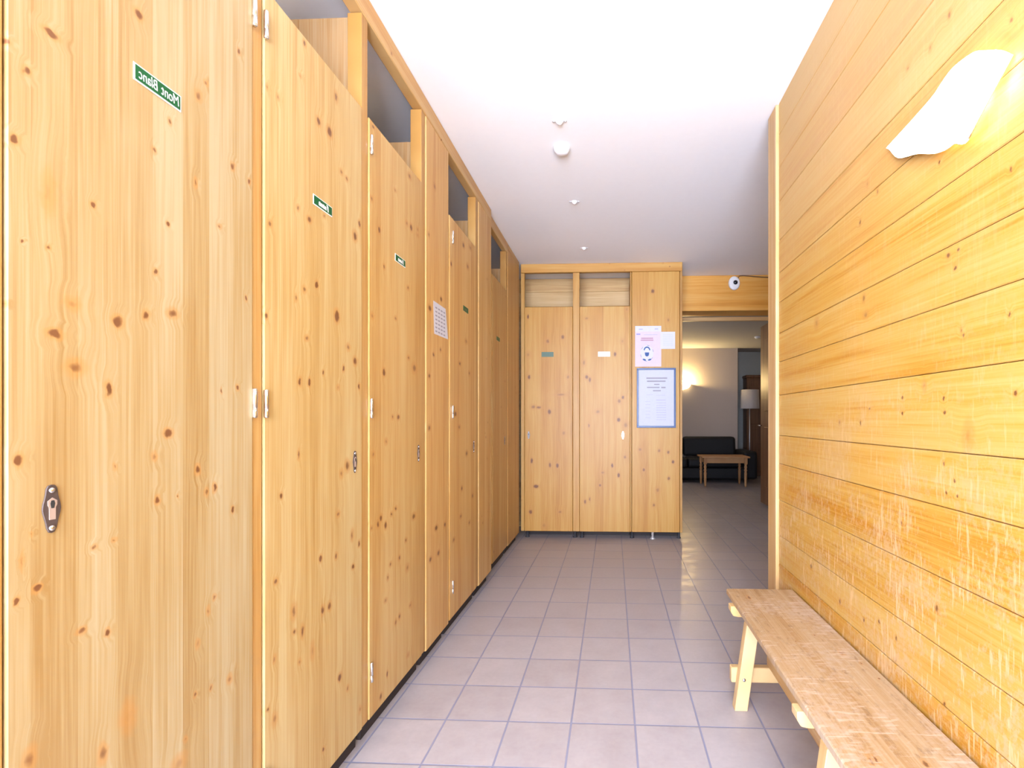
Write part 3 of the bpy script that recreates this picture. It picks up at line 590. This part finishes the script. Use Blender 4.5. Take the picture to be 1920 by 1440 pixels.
put('sheet', t, [M_PAPER, plain('faint_print', (0.45, 0.48, 0.49), 0.7)], T)
# framed notice
T = thing('framed_notice', 'typed white notice in a blue frame on the pine panel under the poster', 'framed notice', (0.3975, YF - 0.0025, 1.022))
t = NB(); w, h, b = 0.1775, 0.547, 0.0165
bx(t, -w, w, -0.014, 0, 0, b, 0.002); bx(t, -w, w, -0.014, 0, h - b, h, 0.002)
bx(t, -w, -w + b, -0.0139, 0, b, h - b, 0.0015); bx(t, w - b, w, -0.0139, 0, b, h - b, 0.0015)
put('frame', t, M_BLUEF, T)
t = bx(NB(), -w + b - 0.001, w - b + 0.001, -0.006, -0.003, b - 0.001, h - b + 0.001)
bars(t, [(-0.090, 0.100, 0.448, 0.460), (-0.085, 0.085, 0.420, 0.432), (-0.02, 0.03, 0.392, 0.402), (-0.085, 0.03, 0.364, 0.374), (0.045, 0.085, 0.362, 0.374), (-0.03, 0.042, 0.334, 0.344)], (-0.0065, -0.006), 'y', 1)
bars(t, [(-0.09, -0.03, 0.300, 0.303), (0.0, 0.08, 0.296, 0.299), (0.0, 0.085, 0.250, 0.256)] + [(-0.100, -0.055, 0.24 - 0.03 * i, 0.243 - 0.03 * i) for i in range(6)] + [(0.0, 0.09, 0.225 - 0.022 * i, 0.229 - 0.022 * i) for i in range(8)], (-0.0065, -0.006), 'y', 2)
put('sheet', t, [plain('bluish_paper', (0.47, 0.48, 0.56), 0.6), M_INKG, M_LILAC], T)

# ------------------------------------------------------------------ bench
T = thing('bench', 'long low worn pine bench along the plank wall', 'bench', (0.617, 1.15, 0.0))
bc = T.location
def bb(x0, x1, y0, y1, z0, z1, bev=0.003): return bx(NB(), x0 - bc[0], x1 - bc[0], y0 - bc[1], y1 - bc[1], z0, z1, bev)
m = pine('worn_bench_pine', 'x', 'y', random_knots(21, 0.49, 0.74, 1.0, 2.0, 9, 3), off=tuple(bc), seed=9.3, strip=2.0, scuffs=0.55, stain=0.6, light=(0.43, 0.32, 0.20), mid=(0.38, 0.245, 0.12), dark=(0.30, 0.165, 0.06), scuff_col=(0.44, 0.345, 0.265), rough=0.5)
put('seat', bb(0.476, 0.750, 0.25, 2.072, 0.366, 0.390, 0.004), m, T)
for yc in (1.955, 1.265, 0.42):
    # bearer under the seat, rounded at its outer end
    t = NB(); pts = [(0.462, 0.366), (0.462, 0.345), (0.472, 0.328), (0.492, 0.324), (0.748, 0.324), (0.748, 0.366)]
    prism(t, [(a - bc[0], z) for a, z in pts], 'y', yc - 0.02 - bc[1], yc + 0.02 - bc[1], 0, 0.002); put('bearer', t, M_LEG, T)
    for s in (-1, 1):
        mid = 0.609
        if s < 0: q = [(0.459, 0.0), (0.507, 0.0), (0.552, 0.324), (0.504, 0.324)]
        else: q = [(0.748, 0.0), (0.704, 0.0), (0.672, 0.324), (0.716, 0.324)]
        t = NB(); prism(t, [(a - bc[0], z) for a, z in q], 'y', yc - 0.095 - bc[1], yc - 0.055 - bc[1], 0, 0.002)
        lg = put('leg', t, M_LEG, T)
        xb = 0.494 if s < 0 else 0.712
        t = NB(); lathe(t, [(0.007, 0), (0.006, 0.003), (0.003, 0.0045), (0, 0.005)], Matrix.Translation((xb - bc[0], yc - 0.095 - bc[1], 0.118)) @ Matrix.Rotation(PI / 2, 4, 'X'), 14)
        put('bolt', t, M_STEEL, lg)
    put('cross_rail', bb(0.456, 0.750, yc - 0.0545, yc - 0.024, 0.086, 0.144), M_LEG, T)
put('stretcher', bb(0.598, 0.634, 0.36, 1.925, 0.1445, 0.200), pine('bench_stretcher', 'z', 'y', off=tuple(bc), seed=4.1, light=(0.5, 0.32, 0.15), mid=(0.44, 0.25, 0.09), dark=(0.36, 0.18, 0.05)), T)

# ------------------------------------------------------------------ wall lamp on the plank wall
T = thing('wall_lamp', 'lit white curved-glass wall lamp high on the right plank wall', 'wall lamp', (XR, 1.14, 1.78))
top = [(1.386, 1.849), (1.293, 1.851), (1.196, 1.857), (1.160, 1.866), (1.128, 1.873), (1.095, 1.870), (1.055, 1.860), (1.024, 1.841), (0.991, 1.819), (0.966, 1.795)]
bot = [(1.372, 1.838), (1.330, 1.790), (1.250, 1.756), (1.190, 1.723), (1.150, 1.709), (1.118, 1.706), (1.089, 1.690), (1.066, 1.702), (1.045, 1.722), (0.962, 1.791)]
def resamp(P, n):
    out = []
    for i in range(n + 1):
        f = i / n * (len(P) - 1); k = min(int(f), len(P) - 2); a = f - k
        p0 = P[max(k - 1, 0)]; p1 = P[k]; p2 = P[k + 1]; p3 = P[min(k + 2, len(P) - 1)]
        out.append(tuple(0.5 * ((2 * p1[j]) + (-p0[j] + p2[j]) * a + (2 * p0[j] - 5 * p1[j] + 4 * p2[j] - p3[j]) * a * a + (-p0[j] + 3 * p1[j] - 3 * p2[j] + p3[j]) * a ** 3) for j in (0, 1)))
    return out
N, Mv = 36, 14
TP, BP = resamp(top, N), resamp(bot, N)
bm = NB(); grid = []
for i in range(N + 1):
    row = []
    for j in range(Mv + 1):
        s, v = i / N, j / Mv
        y = TP[i][0] * (1 - v) + BP[i][0] * v; z = TP[i][1] * (1 - v) + BP[i][1] * v
        bul = 0.006 + 0.045 * math.sin(PI * s) ** 0.8 * math.sin(PI * (0.12 + 0.80 * v)) ** 0.8
        # compensate so the outline sits where it is seen: points nearer the room shift slightly
        k = (XR - bul) / XR
        row.append(bm.verts.new((-bul, y * k - 1.14, 1.1 + (z - 1.1) * (0.35 + 0.65 * k) - 1.78)))
    grid.append(row)
for i in range(N):
    for j in range(Mv):
        f = bm.faces.new((grid[i][j], grid[i + 1][j], grid[i + 1][j + 1], grid[i][j + 1])); f.smooth = True
bmesh.ops.recalc_face_normals(bm, faces=bm.faces)
outer = list(bm.faces)
if sum(f.normal.x for f in outer) > 0: bmesh.ops.reverse_faces(bm, faces=outer)
old = set(bm.verts)
back = []
for row in grid: back.append([bm.verts.new((min(v.co.x + 0.004, -0.0008), v.co.y, v.co.z)) for v in row])
for i in range(N):
    for j in range(Mv):
        f = bm.faces.new((back[i][j], back[i][j + 1], back[i + 1][j + 1], back[i + 1][j])); f.smooth = True; f.material_index = 1
loop = [(i, 0) for i in range(N + 1)] + [(N, j) for j in range(1, Mv + 1)] + [(i, Mv) for i in range(N - 1, -1, -1)] + [(0, j) for j in range(Mv - 1, 0, -1)]
for (a, b), (c_, d_) in zip(loop, loop[1:] + loop[:1]):
    f = bm.faces.new((grid[a][b], grid[c_][d_], back[c_][d_], back[a][b])); f.material_index = 1
put('glass_shade', bm, [M_LAMP, M_PLAST], T)
bm = NB(); bx(bm, -0.018, -0.0005, -0.03, 0.05, -0.03, 0.03, 0.004); put('mounting_bracket', bm, M_PLAST, T)

# ------------------------------------------------------------------ ceiling fittings
T = thing('smoke_detector', 'round white smoke detector on the corridor ceiling', 'smoke detector', (-0.271, 2.579, H_CEIL))
bm = NB(); lathe(bm, [(0, 0), (0.044, 0), (0.044, -0.010), (0.040, -0.014)], None, 32); put('base', bm, M_PLAST, T)
bm = NB(); lathe(bm, [(0.040, -0.0142), (0.036, -0.024), (0.024, -0.034), (0.010, -0.037), (0, -0.0375)], None, 32); put('sensor_dome', bm, M_PLAST, T)
r0 = None
for i, (x, y, lab) in enumerate(((-0.257, 2.348, 'small white ceiling rosette nearest the camera, in front of the smoke detector'),
                                 (-0.254, 3.221, 'small white ceiling rosette just beyond the smoke detector'),
                                 (-0.242, 4.098, 'small white ceiling rosette nearest the end lockers'))):
    if r0 is None:
        r0 = thing('ceiling_rosette', lab, 'ceiling fitting', (x, y, H_CEIL), 'small white rosettes in a row on the ceiling')
        bm = NB(); lathe(bm, [(0, 0), (0.020, 0), (0.020, -0.004), (0.016, -0.007), (0.009, -0.016), (0, -0.018)], None, 24); put('plate', bm, M_PLAST, r0)
        for s in (-1, 1):
            bm = NB(); lathe(bm, [(0, 0), (0.0075, 0), (0.0075, -0.003), (0.004, -0.006), (0, -0.0065)], Matrix.Translation((s * 0.028, 0, 0)), 14); put('screw', bm, M_SATIN, r0)
    else:
        r = r0.copy(); COL.objects.link(r); r.location = (x, y, H_CEIL); r['label'] = lab
        for ch in list(r0.children):
            q = ch.copy(); COL.objects.link(q); q.parent = r

# security camera on the beam
T = thing('security_camera', 'round white security camera with a dark lens on the beam over the opening', 'camera', (1.208, 4.935, 2.455))
RX = Matrix.Rotation(PI / 2, 4, 'X')
bm = NB(); lathe(bm, [(0, 0), (0.050, 0), (0.056, 0.006), (0.056, 0.020), (0.050, 0.028), (0.030, 0.032), (0, 0.032)], Matrix.Scale(1.22, 4, (0, 0, 1)) @ RX, 36)
put('housing', bm, M_PLAST, T)
bm = NB(); lathe(bm, [(0.022, 0.0322), (0.021, 0.036), (0.014, 0.043), (0, 0.046)], Matrix.Translation((0.010, 0, 0.004)) @ RX, 28); put('lens', bm, M_GLASSB, T)
bm = NB(); tube(bm, [(1.245, 4.926, 2.505), (1.262, 4.929, 2.528), (1.30, 4.930, 2.532), (1.36, 4.930, 2.527), (1.42, 4.929, 2.520), (1.48, 4.930, 2.516), (1.56, 4.930, 2.512), (1.75, 4.930, 2.510), (1.99, 4.930, 2.512)], 0.0045)
tag(put('cable', bm, M_CABLE), 'thin dark cable running right from the security camera along the beam', 'cable')

# ------------------------------------------------------------------ the lounge
T = thing('coffee_table', 'small pine coffee table with turned legs in the dim lounge', 'table', (1.83, 8.22, 0))
tc = T.location
put('table_top', bx(NB(), -0.385, 0.385, -0.25, 0.25, 0.47, 0.495, 0.005), M_TABLE, T)
bm = NB()
for s in (-1, 1):
    bx(bm, -0.30, 0.30, s * 0.185 - 0.01, s * 0.185 + 0.01, 0.385, 0.4695); bx(bm, s * 0.315 - 0.01, s * 0.315 + 0.01, -0.17, 0.17, 0.385, 0.4695)
put('apron', bm, M_TABLE, T)
for sx in (-1, 1):
    for sy in (-1, 1):
        bm = NB(); M = Matrix.Translation((sx * 0.325, sy * 0.195, 0))
        bx(bm, sx * 0.325 - 0.024, sx * 0.325 + 0.024, sy * 0.195 - 0.024, sy * 0.195 + 0.024, 0.37, 0.4692, 0.002)
        lathe(bm, [(0, 0), (0.014, 0), (0.017, 0.02), (0.022, 0.16), (0.024, 0.23), (0.016, 0.245), (0.025, 0.262), (0.026, 0.275), (0.016, 0.292), (0.024, 0.315), (0.020, 0.34), (0.016, 0.352), (0.024, 0.3695), (0, 0.3695)], M, 18)
        put('leg', bm, M_TABLE, T)

T = thing('sofa', 'black leather sofa against the lounge back wall behind the coffee table', 'sofa', (1.30, 8.88, 0))
def sf(name, *a, bev=0.03): return put(name, bx(NB(), *a, bev, 0, 3), M_SOFA, T)
sf('base', -1.10, 1.10, -0.36, 0.38, 0.06, 0.26)
for k in range(2):
    sf('seat_cushion', -0.93 + k * 0.935, -0.005 + k * 0.935, -0.38, 0.12, 0.265, 0.42, bev=0.04)
    t = NB(); bx(t, -0.95 + k * 0.955, -0.005 + k * 0.955, 0.14, 0.37, 0.425, 0.775, 0.05, 0, 3)
    for v in t.verts:
        if v.co.z > 0.7: v.co.z += 0.012 * math.cos((v.co.x - (-0.475 + k * 0.955)) * 3.2)
        v.co.y += (v.co.z - 0.425) * 0.10
    put('back_cushion', t, M_SOFA, T)
sf('arm', -1.16, -0.955, -0.38, 0.36, 0.06, 0.56, bev=0.05); sf('arm', 0.955, 1.19, -0.38, 0.36, 0.06, 0.545, bev=0.05)
for sx in (-1, 1):
    for y in (-0.3, 0.3):
        bm = NB(); lathe(bm, [(0, 0), (0.025, 0), (0.03, 0.059), (0, 0.059)], Matrix.Translation((sx * 1.0, y, 0)), 14); put('foot', bm, M_RUBBER, T)

T = thing('floor_lamp', 'unlit floor lamp with a pale grey drum shade beside the sofa', 'lamp', (2.585, 9.35, 0))
bm = NB(); lathe(bm, [(0, 0), (0.13, 0), (0.13, 0.012), (0.03, 0.025), (0.014, 0.04), (0, 0.04)], None, 28); put('base', bm, M_RUBBER, T)
bm = NB(); lathe(bm, [(0, 0.0405), (0.011, 0.0405), (0.011, 1.34), (0, 1.34)], None, 14); put('pole', bm, M_SATIN, T)
bm = NB(); lathe(bm, [(0.178, 1.30), (0.170, 1.655), (0.166, 1.655), (0.174, 1.30), (0.178, 1.30)], None, 36); put('lamp_shade', bm, M_SHADE, T)

T = thing('wardrobe', 'dark wooden wardrobe in the lounge recess behind the floor lamp', 'wardrobe', (2.88, 9.70, 0))
put('carcass', bx(NB(), -0.29, 0.29, -0.12, 0.14, 0.0, 1.90, 0.006), M_WARD, T)
put('cornice', bx(NB(), -0.31, 0.30, -0.14, 0.14, 1.9005, 1.955, 0.012), M_WARD, T)
for s in (-1, 1):
    t = NB(); bx(t, 0.145 * s - 0.138, 0.145 * s + 0.138, -0.138, -0.1205, 0.10, 1.86, 0.004)
    for z0, z1 in ((0.2, 0.9), (1.0, 1.76)): bx(t, 0.145 * s - 0.09, 0.145 * s + 0.09, -0.146, -0.138, z0, z1, 0.006)
    put('door', t, M_WARD, T)

T = thing('wall_lamp', 'warm glowing lounge wall lamp half hidden by the notice panel', 'wall lamp', (1.325, 9.3, 1.74))
bm = NB(); t = bmesh.new()
rows = []
for j in range(9):
    a = j / 8 * PI / 2; r = 0.11 * math.sin(a) + 0.006; z = -0.09 * math.cos(a) + 0.02
    rows.append([bm.verts.new((r * 1.2 * math.cos(b), -r * math.sin(b) - 0.004, z)) for b in [PI * i / 20 for i in range(21)]])
for A, B in zip(rows, rows[1:]):
    for i in range(20): bm.faces.new((A[i], A[i + 1], B[i + 1], B[i])).smooth = True
bmesh.ops.solidify(bm, geom=list(bm.faces), thickness=0.004)
put('glass_bowl', bm, M_LAMPY, T)
bm = NB(); bx(bm, -0.05, 0.05, -0.012, -0.0005, -0.05, 0.03, 0.003); put('mounting_bracket', bm, M_PLAST, T)
T = thing('smoke_detector', 'tiny white detector on the lounge ceiling seen through the opening', 'smoke detector', (2.34, 8.02, 2.44))
bm = NB(); lathe(bm, [(0, 0), (0.045, 0), (0.045, -0.018), (0.03, -0.032), (0, -0.036)], None, 24); put('body', bm, M_PLAST, T)

# ------------------------------------------------------------------ light
W = bpy.data.worlds.new('daylight'); bpy.context.scene.world = W
W.use_nodes = True; nt = W.node_tree; nt.nodes.clear()
wo = nt.nodes.new('ShaderNodeOutputWorld'); bg = nt.nodes.new('ShaderNodeBackground')
tc_ = nt.nodes.new('ShaderNodeTexCoord'); sx_ = nt.nodes.new('ShaderNodeSeparateXYZ'); nt.links.new(tc_.outputs['Generated'], sx_.inputs[0])
rp = nt.nodes.new('ShaderNodeValToRGB'); mr = nt.nodes.new('ShaderNodeMapRange')
mr.inputs[1].default_value = -1; mr.inputs[2].default_value = 1; nt.links.new(sx_.outputs[2], mr.inputs[0]); nt.links.new(mr.outputs[0], rp.inputs[0])
el = rp.color_ramp.elements                      # sunlit pale ground below the horizon, soft cool sky above it
el[0].position = 0.46; el[0].color = (*GROUND, 1); el[1].position = 0.54; el[1].color = (*SKY, 1)
nt.links.new(rp.outputs[0], bg.inputs[0]); bg.inputs[1].default_value = WORLD
nt.links.new(bg.outputs[0], wo.inputs[0])

def lamp(name, kind, loc, power, col, size=0.05, rot=None, sy=None):
    L = bpy.data.lights.new(name, kind); L.energy = power; L.color = col
    if kind == 'POINT': L.shadow_soft_size = size
    if kind == 'AREA':
        L.size = size
        if sy: L.shape = 'RECTANGLE'; L.size_y = sy
    o = bpy.data.objects.new(name, L); COL.objects.link(o); o.location = loc
    if rot: o.rotation_euler = rot
    return o
# the open entrance behind the camera lets the daylight in
p = lamp('entrance_portal', 'AREA', (-0.25, -2.62, 1.27), 1.0, (1, 1, 1), 2.22, (PI / 2, 0, 0), 2.54)
p.data.cycles.is_portal = True
p = lamp('lounge_fill_portal', 'AREA', (-1.51, 7.3, 2.0), 1.0, (1, 1, 1), 1.4, (PI / 2, 0, -PI / 2), 0.2)  # portal of the added, unseen slot that brightens the lounge
p.data.cycles.is_portal = True
lamp('wall_lamp_bulb', 'POINT', (XR - 0.018, 1.08, 1.775), 0.5, (1.0, 0.78, 0.42), 0.012)
lamp('lounge_lamp_bulb', 'POINT', (1.325, 9.22, 1.775), 66.0, (1.0, 0.70, 0.30), 0.02)

# ------------------------------------------------------------------ camera (level wide-angle view-camera shot with shifted lens)
cam = bpy.data.cameras.new('camera'); co = bpy.data.objects.new('camera', cam); COL.objects.link(co)
F = 915.0
cam.sensor_width = 36.0; cam.lens = F / 1920 * 36.0
cam.shift_x = -(1109.0 - 960.0) / 1920; cam.shift_y = (786.0 - 720.0) / 1920
cam.clip_start = 0.02; cam.clip_end = 60
co.location = (0, 0, 1.1); co.rotation_euler = (PI / 2, 0, math.atan(40 / F))
sc = bpy.context.scene; sc.camera = co
sc.view_settings.view_transform = 'Standard'; sc.view_settings.look = 'None'
sc.view_settings.exposure = EXPOSURE; sc.view_settings.gamma = 1.0
sc.view_settings.use_curve_mapping = False
sc.cycles.max_bounces = 12; sc.cycles.diffuse_bounces = 8
sc.cycles.use_denoising = True
sc.cycles.sample_clamp_indirect = 10
